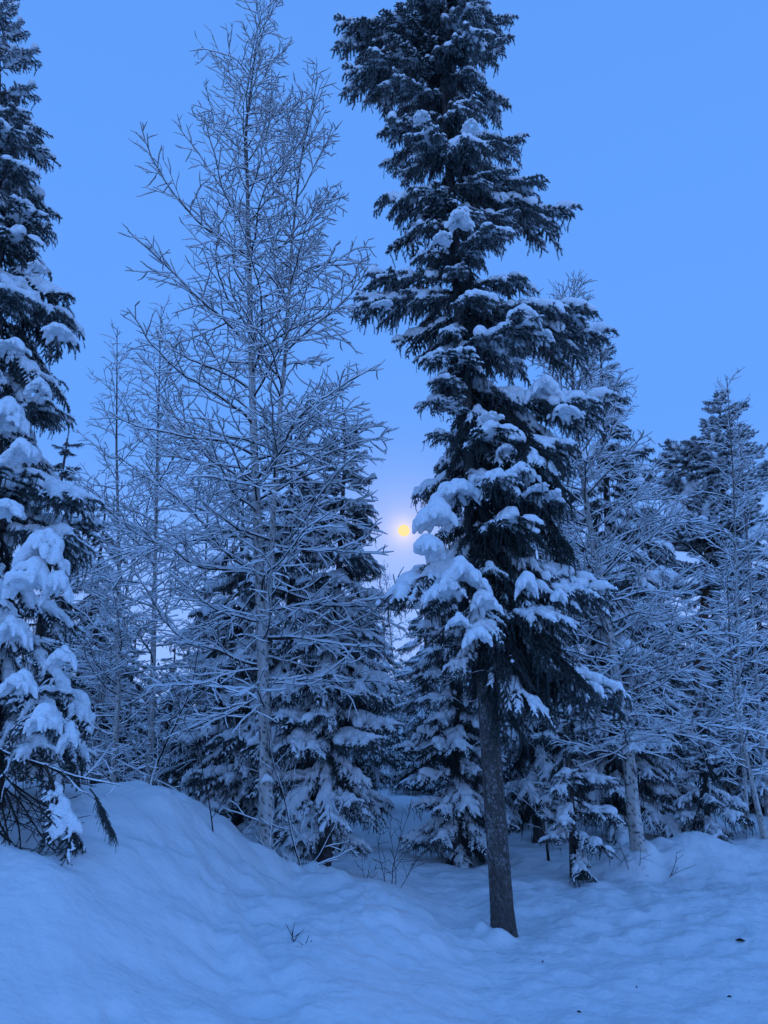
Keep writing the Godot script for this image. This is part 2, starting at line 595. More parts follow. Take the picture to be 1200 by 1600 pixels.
func spruce(called: String, label: String, base: Vector3, height: float, lean: Vector3, girth: float, shape: Array, laden: float, per_m: float, key: int, group := "", hidden_back := 0.5, kind := "spruce", hang := 0.3, shaggy := 0.35) -> Node3D:
	var t := thing(called, label, "spruce tree" if kind == "spruce" else "pine tree", base, group)
	rng.seed = key
	var pts := PackedVector3Array()
	var rad := PackedFloat32Array()
	for k in 9:
		var f := k / 8.0
		pts.append(Vector3(lean.x * f, height * f - 0.25 * (1.0 - f), lean.z * f))
		rad.append(girth * pow(1.0 - f, 0.8) + 0.012 + 0.0)
	part(trunk_mesh(pts, rad, 64 if girth == 0.094 and kind == "spruce" else 18, 0.013 if girth == 0.094 and kind == "spruce" else 0.05, kind), "trunk", t)
	var f0: float = shape[0][0]
	var y := f0 * height
	var yaw := r(0, TAU)
	while y < height * 0.985:
		var f := y / height
		yaw += 2.399 + r(-0.4, 0.4)
		var back := sin(yaw) > 0.25          # yaw turns +x towards -z: away from the viewer
		y += 1.0 / per_m
		if back and rng.randf() < hidden_back:
			continue
		var side := 0.5 + 0.5 * cos(yaw)
		var rr := radius_at(shape, f, side) * r(0.72, 1.12)
		var where := Vector3(lean.x * f, y, lean.z * f)
		if kind == "pine":
			bough_at(t, "pine", where, yaw, r(-0.25, 0.3), maxf(rr, 0.3))
			continue
		if f > 0.93 or rr < 0.42:
			bough_at(t, "tip", where, yaw, r(-0.1, 0.25), clampf(rr, 0.22, 0.5))
		elif rng.randf() < shaggy:
			bough_at(t, "shaggy", where, yaw, r(-0.3, 0.12), rr * r(0.85, 1.1))
		elif rng.randf() < laden:
			bough_at(t, "laden", where, yaw, r(-0.18, 0.1), rr * 1.08)
		elif rr < 0.78:
			bough_at(t, "short", where, yaw, r(-0.2, 0.15), rr * 1.06)
		else:
			bough_at(t, "long", where, yaw, r(-0.2, 0.12), rr * 1.08)
		if rng.randf() < hang and f < 0.88:
			bough_at(t, "hanging", where + Vector3(0, r(-0.1, 0.1), 0), yaw + r(-1.2, 1.2), r(-0.1, 0.2), clampf(rr * 0.8, 0.3, 0.8))
	if kind == "spruce":
		bough_at(t, "tip", pts[8] - Vector3(0, 0.2, 0), r(0, 6), 1.0, 0.4, 0)
	return t


func clump(t: Node3D, balls: Array, cell := 0.03) -> void:
	var b := Mb.new()
	heap(b, balls, cell)
	b.c.clear()
	part(b.mesh(M.snow), "snow_clump", t)


# a heap of snow settled on a bough: many lumps of all sizes, flat below, lobed towards its drooping rim
func pillow(t: Node3D, where: Vector3, size: Vector3, key: int, droop := 0.5, side := 0.0) -> void:
	rng.seed = key
	var balls := []
	var small := minf(size.x, minf(size.y, size.z))
	var off := where - t.position
	for k in 26:
		var a := r(0, TAU)
		var q := sqrt(rng.randf())
		var dome := 1.0 - q * q
		var p := Vector3(cos(a) * q, 0, sin(a) * q)
		p.y = dome * r(0.1, 0.75) - droop * absf(p.x - side) - 0.25 * q
		balls.append([off + p * size * 0.85, small * r(0.2, 0.42)])
	for k in 60:
		var a := r(0, TAU)
		var q := r(0.55, 1.05)
		var p := Vector3(cos(a) * q, 0, sin(a) * q)
		p.y = (1.0 - q * q) * 0.7 - droop * absf(p.x - side) - r(0.1, 0.55)
		balls.append([off + p * size, small * r(0.09, 0.2)])
	for k in 9:          # lobes that hang over the rim
		var a := r(0, TAU)
		var p := Vector3(cos(a), 0, sin(a)) * r(0.8, 1.1)
		for z in 4:
			p += Vector3(cos(a) * 0.07, -0.16, sin(a) * 0.07)
			balls.append([off + Vector3(p.x, p.y - droop * absf(p.x - side), p.z) * size, small * (0.2 - 0.03 * z)])
	clump(t, balls, clampf(small * 0.09, 0.012, 0.022))


# ------------------------------------------------------------------ birches: twigs that fork three times, snow along each
var twig_col := Color(0.040, 0.030, 0.027)
var from_world := Vector3.ZERO
var moon_dir := Vector3.ZERO

func grow(wood: Mb, pad: Mb, p0: Vector3, d0: Vector3, length: float, r0: float, depth: int, bend: float, wide: float, high: float, gap: float) -> void:
	if moon_dir != Vector3.ZERO and (from_world + p0 + d0 * length * 0.9 - Vector3(0, EYE, 0)).normalized().dot(moon_dir) > cos(deg_to_rad(1.7)):
		return
	var seg := 0.10 if depth == 0 else (0.075 if depth == 1 else 0.06)
	var n := clampi(int(length / seg), 2, 26)
	var pts := PackedVector3Array([p0])
	var rad := PackedFloat32Array([r0])
	var dirs := PackedVector3Array([d0])
	var p := p0
	var d := d0
	var step := length / n
	var kink := 0.19 if depth == 0 else (0.2 if depth == 1 else 0.26)
	for k in n:
		var f := float(k + 1) / n
		d = (d + rvec() * kink + Vector3(0, bend * step * (1.0 if f < 0.75 else -0.4), 0)).normalized()
		p += d * step
		pts.append(p)
		dirs.append(d)
		rad.append(lerpf(r0, 0.0021, pow(f, 0.7)))
	tube(wood, pts, rad, 5 if depth == 0 else 3, twig_col)
	if high > 0.0:
		snow_strip(pad, pts, rad, wide * (1.0 if depth == 0 else 0.85), high * (1.0 if depth == 0 else (0.85 if depth == 1 else 0.7)))
	if depth >= 2:
		return
	var x := length * (0.16 if depth == 0 else 0.22)
	var sgn := 1.0
	var roll := r(-0.6, 0.6)
	while x < length * 0.97:
		var fk := x / step
		var i0 := mini(int(fk), n - 1)
		var t := dirs[i0 + 1]
		var side := t.cross(Vector3.UP)
		side = side.normalized() if side.length() > 0.1 else Vector3(r(-1, 1), 0, r(-1, 1)).normalized()
		side = side.rotated(t, roll + r(-0.9, 0.9)) * sgn
		var a := deg_to_rad(r(28, 62))
		var cl := (0.13 + (length - x) * (0.58 if depth == 0 else 0.5)) * r(0.4, 1.1)
		cl = minf(cl, 0.85)
		grow(wood, pad, pts[i0].lerp(pts[i0 + 1], fk - i0), (t * cos(a) + side * sin(a)).normalized(), cl, maxf(0.0034, rad[i0] * 0.55), depth + 1, bend * 0.7, wide, high, gap)
		sgn = -sgn
		x += gap * (1.0 if depth == 0 else 1.15) * r(0.6, 1.4)


func birch_branch(t: Node3D, where: Vector3, dir: Vector3, length: float, thick: float, bend: float, wide: float, high: float, gap: float, called := "branch") -> void:
	var wood := Mb.new()
	var pad := Mb.new()
	from_world = t.position + where
	grow(wood, pad, Vector3.ZERO, dir.normalized(), length, thick, 0, bend, wide, high, gap)
	pad.c.clear()
	if wood.v.is_empty():
		return
	var o := part(wood.mesh(M.bark), called, t, Transform3D(Basis(), where))
	if pad.v.size():
		part(pad.mesh(M.snow), "snow", o).set_meta("kind", "stuff")


# stem: points in the world; lens: rows of [fraction along, length, elevation in degrees]
func birch_stem(t: Node3D, pts: PackedVector3Array, r0: float, r1: float, lens: Array, count: int, from: float, key: int, wide: float, high: float, gap: float, back := 0.3) -> void:
	rng.seed = key
	var local := PackedVector3Array()
	for q in pts:
		local.append(q - t.position)
	var rad := PackedFloat32Array()
	for k in 9:
		rad.append(lerpf(r0, r1, pow(k / 8.0, 0.85)))
	part(trunk_mesh(local, rad, 22, 0.025, "birch"), "trunk", t)
	var curve := Curve3D.new()
	for q in local:
		curve.add_point(q)
	var total := curve.get_baked_length()
	var yaw := r(0, TAU)
	for k in count:
		var f := from + (0.985 - from) * (k + r(0.0, 0.8)) / count
		yaw += 2.4 + r(-0.6, 0.6)
		if sin(yaw) < -0.3 and rng.randf() < back:
			yaw += PI * r(0.6, 1.3)
		var where := curve.sample_baked(f * total)
		var length := 0.5
		var elev := 40.0
		for j in lens.size() - 1:
			if f >= lens[j][0] and f <= lens[j + 1][0]:
				var u: float = (f - lens[j][0]) / (lens[j + 1][0] - lens[j][0])
				length = lerpf(lens[j][1], lens[j + 1][1], u)
				elev = lerpf(lens[j][2], lens[j + 1][2], u)
		length *= r(0.74, 1.04)
		var e := deg_to_rad(elev + r(-14, 12))
		var dir := Vector3(cos(yaw) * cos(e), sin(e), sin(yaw) * cos(e))
		birch_branch(t, where, dir, length, clampf(length * 0.0068, 0.004, 0.016), 0.16 if elev > 25 else 0.1, wide, high, gap)


func copy_of(o: Node3D, label: String, where: Vector3, turn: float, size: float) -> Node3D:
	var c: Node3D = o.duplicate()
	var called := str(o.name).rstrip("0123456789_")
	put(c, called)
	c.position = where
	c.rotation = Vector3(0, turn, 0)
	c.scale = Vector3.ONE * size
	c.set_meta("label", label)
	return c


func to(px: float, py: float, base: Vector3) -> Vector3:      # how far a top leans sideways from its foot
	return Vector3(at(px, py, -base.z).x - base.x, 0, 0)


func on_ground(px: float, d: float) -> Vector3:
	var x := at(px, 1250, d).x
	return Vector3(x, ground(x, -d), -d)


# ------------------------------------------------------------------ materials
func noise_tex(freq: float, octaves: int, key: int, size := 512) -> NoiseTexture2D:
	var n := FastNoiseLite.new()
	n.seed = key
	n.frequency = freq
	n.fractal_octaves = octaves
	var t := NoiseTexture2D.new()
	t.noise = n
	t.width = size
	t.height = size
	t.seamless = true
	return t


func plain(c: Color, rough: float) -> StandardMaterial3D:
	var m := StandardMaterial3D.new()
	m.albedo_color = c.linear_to_srgb()
	m.roughness = rough
	m.metallic_specular = 0.3
	return m


func materials() -> void:
	M.ground = plain(Color(0.75, 0.75, 0.75), 0.75)
	M.ground.heightmap_enabled = true
	M.ground.heightmap_scale = 1.3
	M.ground.heightmap_texture = noise_tex(0.02, 5, 5)
	M.ground.uv1_triplanar = true
	M.ground.uv1_world_triplanar = true
	M.ground.uv1_scale = Vector3.ONE * 0.83
	M.snow = plain(Color(0.965, 0.965, 0.965), 0.75)
	M.snow.heightmap_enabled = true
	M.snow.heightmap_scale = 1.5
	M.snow.heightmap_texture = noise_tex(0.03, 4, 6)
	M.snow.uv1_triplanar = true
	M.snow.uv1_scale = Vector3.ONE * 3.4
	M.needles = plain(Color.WHITE, 0.7)
	M.needles.vertex_color_use_as_albedo = true
	M.bark = plain(Color.WHITE, 0.85)
	M.bark.vertex_color_use_as_albedo = true


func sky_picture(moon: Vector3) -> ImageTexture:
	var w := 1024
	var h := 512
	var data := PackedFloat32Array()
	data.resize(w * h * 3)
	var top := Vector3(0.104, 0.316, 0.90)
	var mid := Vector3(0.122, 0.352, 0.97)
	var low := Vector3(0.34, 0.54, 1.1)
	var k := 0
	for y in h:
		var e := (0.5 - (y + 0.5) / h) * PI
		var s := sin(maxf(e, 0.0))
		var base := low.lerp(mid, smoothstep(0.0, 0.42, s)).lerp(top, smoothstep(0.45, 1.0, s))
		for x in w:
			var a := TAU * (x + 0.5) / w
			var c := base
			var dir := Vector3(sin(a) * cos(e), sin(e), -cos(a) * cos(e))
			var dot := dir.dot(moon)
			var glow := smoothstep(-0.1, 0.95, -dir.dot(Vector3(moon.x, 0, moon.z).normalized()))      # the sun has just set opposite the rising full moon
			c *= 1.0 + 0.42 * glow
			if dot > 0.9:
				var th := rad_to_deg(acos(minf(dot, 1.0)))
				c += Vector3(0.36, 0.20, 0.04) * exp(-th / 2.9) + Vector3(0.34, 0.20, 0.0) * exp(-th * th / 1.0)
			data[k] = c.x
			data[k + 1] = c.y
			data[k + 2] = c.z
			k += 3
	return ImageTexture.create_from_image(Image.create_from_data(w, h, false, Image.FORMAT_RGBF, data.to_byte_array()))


func _ready() -> void:
	# ---- camera
	var cam := Camera3D.new()
	cam.name = "camera"
	cam.fov = rad_to_deg(2.0 * atan(800.0 / FOCAL))
	cam.position = Vector3(0, EYE, 0)
	cam.rotation_degrees = Vector3(PITCH, 0, 0)
	cam.near = 0.05
	cam.far = 1200.0
	add_child(cam)
	cam.current = true
	# ---- sky and moonlight
	moon_dir = (at(631, 829, 1.0) - Vector3(0, EYE, 0)).normalized()
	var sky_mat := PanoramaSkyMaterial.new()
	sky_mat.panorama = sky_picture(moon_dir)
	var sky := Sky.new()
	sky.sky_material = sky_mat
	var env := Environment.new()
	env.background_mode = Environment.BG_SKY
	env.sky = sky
	env.tonemap_mode = Environment.TONE_MAPPER_LINEAR
	env.tonemap_exposure = 1.05
	env.background_energy_multiplier = 1.0
	env.sdfgi_enabled = true
	env.ssao_enabled = true
	env.ssil_enabled = true
	var we := WorldEnvironment.new()
	we.name = "environment"
	we.environment = env
	add_child(we)
	var light := DirectionalLight3D.new()
	light.name = "moonlight"
	light.light_energy = 0.08
	light.light_color = Color(1.0, 0.86, 0.66)
	light.light_angular_distance = 10.0
	light.shadow_enabled = true
	add_child(light)
	light.look_at_from_position(Vector3.ZERO, -moon_dir, Vector3.UP)

	lump.seed = 3
	lump.frequency = 1.0
	lump.fractal_octaves = 3
	fine.seed = 8
	fine.frequency = 1.0
	fine.fractal_octaves = 2
	streaks.seed = 15
	streaks.frequency = 1.0
	streaks.fractal_octaves = 2
	bark_cells.seed = 21
	bark_cells.noise_type = FastNoiseLite.TYPE_CELLULAR
	bark_cells.frequency = 1.0
	bark_cells.cellular_return_type = FastNoiseLite.RETURN_DISTANCE
	materials()

	# ---- the setting
	snow_ground()
	var ball := SphereMesh.new()
	ball.radius = 2.4
	ball.height = 4.8
	var mm := plain(Color(0.03, 0.03, 0.03), 1.0)
	mm.emission_enabled = true
	mm.emission = Color(1.0, 0.90, 0.60)
	mm.emission_energy_multiplier = 1.0
	ball.material = mm
	var moon := part(ball, "moon", self, Transform3D(Basis(), Vector3(0, EYE, 0) + moon_dir * 300.0))
	tag(moon, "small glowing yellow full moon low in the gap between the trees", "moon")

	boughs_ready()
	trees()
	small_things()


func shape_from_pixels(d: float, base_y: float, height: float, rows: Array) -> Array:
	# rows of [pixel row, left edge, axis, right edge] from below upwards
	var out := []
	for q in rows:
		var c := at(q[2], q[0], d)
		out.append([(c.y - base_y) / height, c.x - at(q[1], q[0], d).x, at(q[3], q[0], d).x - c.x])
	return out


func trees() -> void:
	# ---- the tall spruce with the bare lower trunk
	var base := at(789, 1466, 7.57)
	base.y = ground(base.x, base.z)
	var top := at(672, -160, 7.57)
	var hgt := top.y - base.y
	var shape := shape_from_pixels(7.57, base.y, hgt, [
		[1040, 700, 772, 905], [960, 665, 765, 915], [860, 672, 756, 895], [760, 672, 745, 890], [660, 668, 735, 870], [580, 655, 728, 860],
		[500, 640, 721, 835], [430, 645, 716, 815], [370, 630, 712, 785], [300, 606, 708, 800], [220, 615, 703, 798], [140, 600, 697, 785], [60, 588, 692, 785], [0, 590, 688, 790], [-80, 610, 680, 760], [-158, 660, 672, 690]])
	var big := spruce("tall_spruce", "tall dark spruce with bare grey lower trunk standing out in front", base, hgt, top - base - Vector3(0, hgt, 0), 0.094, shape, 0.10, 13.0, 101, "", 0.3, "spruce", 0.7, 0.88)
	rng.seed = 1234
	# boughs that stand out of the outline: [row at the trunk, yaw, length, kind, pick]
	for q in [[35, PI, 1.2, "shaggy", 1], [50, PI - 0.2, 1.05, "shaggy", 3], [108, PI, 1.12, "shaggy", 1], [120, PI + 0.25, 0.95, "shaggy", 0], [455, PI, 1.05, "shaggy", 1], [440, PI + 0.2, 0.95, "shaggy", 3], [285, PI + 0.1, 0.9, "shaggy", 2], [295, 0.1, 1.28, "shaggy", 1], [285, -0.1, 1.0, "shaggy", 0], [480, 0.1, 1.45, "shaggy", 1], [490, -0.15, 1.3, "shaggy", 3], [585, 0.1, 1.35, "laden", 1], [610, -0.2, 1.3, "shaggy", 1], [640, 0.2, 1.15, "shaggy", 2], [900, -0.3, 1.1, "shaggy", 1], [980, -0.1, 1.3, "shaggy", 2], [960, 0.3, 1.15, "shaggy", 2], [840, PI + 0.5, 0.85, "laden", 1], [870, PI + 0.3, 0.95, "laden", 0], [0, 0.2, 0.9, "shaggy", 1], [700, -0.9, 0.9, "laden", 0]]:
		var w := at(730, q[0], 7.57)
		var f: float = (w.y - base.y) / hgt
		bough_at(big, q[3], Vector3((top.x - base.x) * f, w.y - base.y, 0), q[1], 0.05, q[2], q[4])
	for k in 34:
		var w := at(r(735, 800), r(620, 1010), 7.57)
		bough_at(big, "hanging", Vector3(w.x - base.x, w.y - base.y, r(-0.1, 0.1)), r(-1.5, 0.9), r(-0.1, 0.3), r(0.6, 1.05))
	var lumps := [[712, 762, 7.0, 0.22, 0.15, 0.22, 0.5, 0.3], [680, 800, 6.95, 0.17, 0.17, 0.2, 0.3, 0.2], [668, 850, 6.95, 0.13, 0.17, 0.16, 0.1, 0.0], [722, 888, 6.8, 0.20, 0.13, 0.2, 1.1, 0.0], [690, 915, 6.85, 0.20, 0.11, 0.2, 0.8, 0.5], [760, 930, 6.8, 0.12, 0.10, 0.14, 0.9, -0.3],
		[812, 735, 6.9, 0.16, 0.11, 0.18, 0.6, 0.0], [850, 762, 6.95, 0.17, 0.08, 0.18, 0.6, -0.5], [815, 490, 6.9, 0.16, 0.10, 0.18, 0.7, -0.2], [845, 520, 7.0, 0.12, 0.07, 0.14, 0.5, -0.4], [850, 600, 7.1, 0.16, 0.13, 0.18, 0.9, -0.2], [885, 640, 7.1, 0.16, 0.08, 0.16, 0.6, -0.5],
		[717, 338, 6.9, 0.13, 0.10, 0.15, 1.0, 0.0], [690, 372, 6.95, 0.12, 0.07, 0.14, 0.6, 0.3], [822, 900, 6.8, 0.09, 0.11, 0.1, 1.1, 0.0], [745, 985, 6.7, 0.12, 0.09, 0.1, 0.9, 0.2], [715, 965, 6.75, 0.10, 0.07, 0.1, 0.8, 0.2], [872, 925, 6.9, 0.07, 0.10, 0.08, 0.6, 0.0], [790, 700, 6.95, 0.10, 0.06, 0.1, 0.5, 0.0],
		[765, 650, 6.95, 0.13, 0.06, 0.12, 0.5, 0.2], [735, 195, 6.95, 0.10, 0.06, 0.1, 0.7, 0.0], [660, 180, 6.95, 0.09, 0.06, 0.1, 0.7, 0.0], [600, 475, 7.2, 0.12, 0.05, 0.1, 0.3, 0.2], [745, 65, 7.0, 0.10, 0.06, 0.1, 0.6, 0.0]]
	for k in lumps.size():
		var q: Array = lumps[k]
		pillow(big, at(q[0], q[1], q[2]), Vector3(q[3], q[4], q[5]), 61 + k, q[6], q[7])
	rng.seed = 99
	twig_col = Color(0.035, 0.028, 0.025)
	for q in [[1060, 0.4, 0.45], [1085, PI, 0.35], [1120, 0.0, 0.25], [1150, PI - 0.4, 0.2], [1040, 2.6, 0.6], [1200, 0.3, 0.10], [1280, PI, 0.07]]:
		var w := at(768 + (q[0] - 1060) * 0.055, q[0], 7.57)
		birch_branch(big, w - base, Vector3(cos(q[1]), -0.25, 0.4 * sin(q[1])), q[2], 0.007, -0.3, 0.005, 0.008, 0.12, "bare_branch")

	# ---- the spruce cut by the left edge
	base = at(-45, 1500, 6.0)
	base.y = ground(base.x, base.z) - 0.1
	top = at(-2, 15, 6.0)
	hgt = top.y - base.y
	shape = shape_from_pixels(6.0, base.y, hgt, [
		[1150, -160, -30, 80], [1080, -170, -28, 95], [960, -170, -24, 95], [840, -170, -22, 90], [740, -170, -20, 125], [640, -160, -18, 100],
		[540, -160, -16, 140], [440, -140, -14, 110], [340, -120, -12, 85], [240, -100, -10, 80], [160, -80, -8, 60], [90, -60, -5, 40], [15, -20, -2, 10]])
	var left := spruce("snow_laden_spruce", "dense spruce thick with snow whose crown is cut by the picture edge", base, hgt, top - base - Vector3(0, hgt, 0), 0.11, shape, 0.75, 17.0, 202, "", 0.4, "spruce", 0.25, 0.4)
	lumps = [[10, 640, 5.4, 0.14, 0.15, 0.16], [35, 700, 5.3, 0.12, 0.10, 0.14], [70, 845, 5.3, 0.15, 0.13, 0.16], [45, 890, 5.2, 0.13, 0.14, 0.14], [92, 905, 5.3, 0.09, 0.11, 0.1],
		[18, 975, 5.3, 0.13, 0.10, 0.14], [70, 1115, 5.2, 0.09, 0.12, 0.12], [110, 1140, 5.4, 0.06, 0.11, 0.08], [100, 1020, 5.4, 0.10, 0.07, 0.1], [20, 540, 5.5, 0.12, 0.08, 0.12], [95, 515, 5.6, 0.13, 0.07, 0.12],
		[60, 600, 5.5, 0.09, 0.07, 0.1], [15, 790, 5.3, 0.11, 0.09, 0.12], [28, 1060, 5.2, 0.12, 0.09, 0.12], [10, 440, 5.6, 0.10, 0.08, 0.1], [40, 320, 5.7, 0.08, 0.06, 0.1], [60, 415, 5.6, 0.08, 0.05, 0.09]]
	for k in lumps.size():
		var q: Array = lumps[k]
		pillow(left, at(q[0], q[1], q[2]), Vector3(q[3], q[4], q[5]), 21 + k, 0.5 + 0.3 * (k % 3), 0.3 * (k % 2))
	rng.seed = 31
	twig_col = Color(0.028, 0.024, 0.022)
	for q in [[-20, 1170, 0.9, -22], [-20, 1190, 0.8, -35], [-15, 1215, 1.0, -18], [-25, 1240, 0.75, -45], [-25, 1270, 0.7, -40], [-30, 1340, 0.55, -50], [-30, 1300, 0.6, -62], [-35, 1380, 0.5, -55], [-20, 1160, 1.0, -24], [-12, 1230, 0.8, -38], [-10, 1265, 0.7, -52], [-15, 1310, 0.6, -48], [-22, 1395, 0.45, -60], [-25, 1420, 0.4, -48], [20, 1225, 0.6, -30], [10, 1240, 0.55, -65], [-20, 1150, 0.95, -30], [-20, 1180, 0.6, -60]]:
		var w := at(q[0], q[1], r(5.3, 5.9))
		birch_branch(left, w - left.position, Vector3(cos(deg_to_rad(q[3])), sin(deg_to_rad(q[3])), r(-0.1, 0.5)), q[2], 0.010, -0.35, 0.0, 0.0, 0.10, "bare_branch")
	for q in [[1000, 0.1, 0.72, 0], [1030, -0.3, 0.7, 1], [1050, 0.2, 0.72, 2], [1075, 0.15, 0.7, 2], [1100, 0.05, 0.62, 1], [1110, -0.4, 0.6, 2], [1060, -0.8, 0.7, 0], [1085, -0.9, 0.7, 1]]:
		bough_at(left, "laden" if q[0] < 1045 else "shaggy", Vector3(0.05, at(0, q[0], 6.0).y - base.y, 0), q[1], -0.35, q[2], q[3])

	bough_at(left, "short", at(70, 1195, 5.4) - left.position, 0.0, -0.55, 0.55, 2)
	bough_at(left, "hanging", at(140, 1232, 5.35) - left.position, 0.2, 0.1, 0.3, 0)
	birch_branch(left, at(-10, 1165, 5.5) - left.position, Vector3(0.9, -0.28, 0.1), 0.95, 0.012, -0.1, 0.006, 0.012, 0.2, "bare_branch")

	# ---- the twin-stemmed birch on the bank
	twig_col = Color(0.040, 0.030, 0.027)
	base = at(416, 1290, 8.8)
	base.y = ground(base.x, base.z)
	var t := thing("birch_tree", "tall twin stemmed birch with snow on every twig behind the snow bank", "birch tree", base)
	var d := 8.8
	var p1 := PackedVector3Array([base + Vector3(0.02, -0.3, 0), at(416, 1200, d), at(411, 1050, d), at(406, 900, d), at(397, 700, d), at(391, 500, d), at(388, 350, d), at(384, 200, d), at(398, 90, d), at(424, 8, d)])
	birch_stem(t, p1, 0.088, 0.006, [[0.0, 1.0, -5], [0.14, 1.4, 0], [0.24, 2.1, 8], [0.4, 2.5, 24], [0.55, 2.35, 36], [0.70, 1.95, 48], [0.84, 1.45, 60], [0.93, 0.95, 68], [1.0, 0.45, 76]], 76, 0.13, 301, 0.0104, 0.030, 0.12)
	var p2 := PackedVector3Array([at(412, 1010, d), at(422, 900, d - 0.1), at(428, 780, d - 0.2), at(437, 650, d - 0.25), at(449, 520, d - 0.3), at(456, 380, d - 0.3), at(470, 250, d - 0.3), at(497, 120, d - 0.3)])
	birch_stem(t, p2, 0.045, 0.005, [[0.0, 1.6, 8], [0.25, 1.9, 26], [0.5, 1.7, 42], [0.75, 1.3, 56], [0.92, 0.8, 66], [1.0, 0.35, 74]], 40, 0.14, 302, 0.0104, 0.030, 0.12)
	rng.seed = 55
	for q in [[960, 2.2, 0.0, 14.0], [1000, 2.0, 0.25, 8.0], [1060, 1.7, 0.1, 0.0], [880, 1.9, 0.15, 30.0], [900, 2.3, PI - 0.2, 12.0], [840, 2.5, PI, 14.0], [1040, 1.9, PI + 0.3, -2.0], [760, 2.5, PI + 0.1, 18.0], [780, 2.6, 0.2, 26.0]]:
		var w := at(407, q[0], d)
		var e := deg_to_rad(q[3])
		birch_branch(t, w - base, Vector3(cos(q[2]) * cos(e), sin(e), 0.5 * absf(sin(q[2])) * cos(e)), q[1], 0.015, 0.08, 0.0095, 0.034, 0.10)
	pillow(t, at(418, 1215, d - 0.12), Vector3(0.06, 0.07, 0.05), 31, 0.3)

	# ---- two slim birches behind the left of the bank
	base = Vector3(at(183, 1220, 11.0).x, ground(-3.7, -11.0), -11.0)
	var slim := thing("slim_birch", "slim dark stemmed birch nearer the snow laden spruce, left of the pair", "birch tree", base, "slim birches behind the bank")
	birch_stem(slim, PackedVector3Array([base - Vector3(0, 0.3, 0), at(184, 1100, 11.0), at(186, 900, 11.0), at(182, 700, 11.0), at(183, 515, 11.0)]), 0.055, 0.005, [[0.0, 1.1, 5], [0.3, 1.5, 14], [0.55, 1.3, 28], [0.8, 0.8, 48], [1.0, 0.3, 66]], 56, 0.12, 401, 0.008, 0.027, 0.125)
	base = Vector3(at(240, 1225, 11.4).x, ground(-3.3, -11.4), -11.4)
	var slim2 := thing("slim_birch", "slim paler birch with forked top, between its dark neighbour and the twin birch", "birch tree", base, "slim birches behind the bank")
	birch_stem(slim2, PackedVector3Array([base - Vector3(0, 0.3, 0), at(238, 1100, 11.4), at(242, 900, 11.4), at(246, 700, 11.4), at(252, 480, 11.4)]), 0.062, 0.005, [[0.0, 1.1, 5], [0.3, 1.6, 14], [0.55, 1.4, 28], [0.8, 0.8, 48], [1.0, 0.3, 66]], 58, 0.12, 402, 0.008, 0.027, 0.125)

	# ---- the birch leaning by the track on the right
	base = Vector3(at(996, 1338, 10.8).x, 0, -10.8)
	base.y = ground(base.x, base.z)
	var lean := thing("leaning_birch", "pale leaning birch with black knots beside the trodden track", "birch tree", base)
	d = 10.8
	birch_stem(lean, PackedVector3Array([base - Vector3(-0.03, 0.3, 0), at(990, 1270, d), at(981, 1170, d), at(962, 1050, d), at(942, 930, d), at(918, 800, d), at(902, 680, d), at(893, 560, d), at(886, 470, d)]), 0.105, 0.006, [[0.0, 1.0, 0], [0.2, 1.5, 6], [0.4, 1.9, 16], [0.6, 1.9, 32], [0.8, 1.7, 48], [0.92, 1.1, 60], [1.0, 0.5, 72]], 84, 0.17, 501, 0.010, 0.030, 0.105)
	rng.seed = 56
	for q in [[1090, 2.2, 0.05, 22.0], [1120, 2.3, 0.1, 12.0], [1060, 1.9, 0.2, 30.0], [1125, 1.3, PI - 0.1, 2.0], [1000, 1.9, 0.0, 38.0], [900, 2.0, 0.1, 48.0]]:
		var w := at(975 - (1150 - q[0]) * 0.15, q[0], d)
		var e := deg_to_rad(q[3])
		birch_branch(lean, w - base, Vector3(cos(q[2]) * cos(e), sin(e), 0.4 * absf(sin(q[2]))), q[1], 0.015, 0.06, 0.010, 0.034, 0.105)
	for q in [[985, 1150, 31], [995, 1165, 32], [985, 1095, 33]]:
		pillow(lean, at(q[0] - 8, q[1], d - 0.12), Vector3(0.1, 0.09, 0.08), q[2] + 5, 0.5)

	# ---- spruces of the middle ground
	base = Vector3(at(505, 1345, 9.5).x, 0, -9.5)
	base.y = ground(base.x, base.z)
	hgt = at(540, 690, 9.5).y - base.y
	spruce("young_spruce", "young spruce with tilted top and low dark skirts right behind the twin birch", base, hgt, to(540, 690, base), 0.07, [[0.06, 0.7, 0.45], [0.25, 0.9, 0.66], [0.5, 0.8, 0.68], [0.75, 0.58, 0.52], [0.92, 0.36, 0.36], [1.0, 0.22, 0.22]], 0.6, 21.0, 601, "", 0.5, "spruce", 0.2, 0.62)
	base = on_ground(462, 12.5)
	spruce("young_spruce", "dark spruce seen through the twigs of the twin birch, narrow top", base, at(455, 660, 12.5).y - base.y, to(455, 660, base), 0.09, [[0.05, 1.2, 1.2], [0.4, 1.05, 1.05], [0.7, 0.72, 0.72], [0.92, 0.38, 0.38], [1.0, 0.22, 0.22]], 0.6, 18.0, 602, "", 0.6, "spruce", 0.1, 0.62)
	base = on_ground(372, 13.0)
	spruce("young_spruce", "dark spruce just left of the lower twin birch stem, behind its twigs", base, at(372, 760, 13.0).y - base.y, to(380, 760, base), 0.09, [[0.08, 1.1, 1.1], [0.5, 0.95, 0.95], [0.8, 0.55, 0.55], [1.0, 0.12, 0.12]], 0.55, 12.0, 603, "", 0.6, "spruce", 0.1, 0.62)
	base = on_ground(716, 11.9)
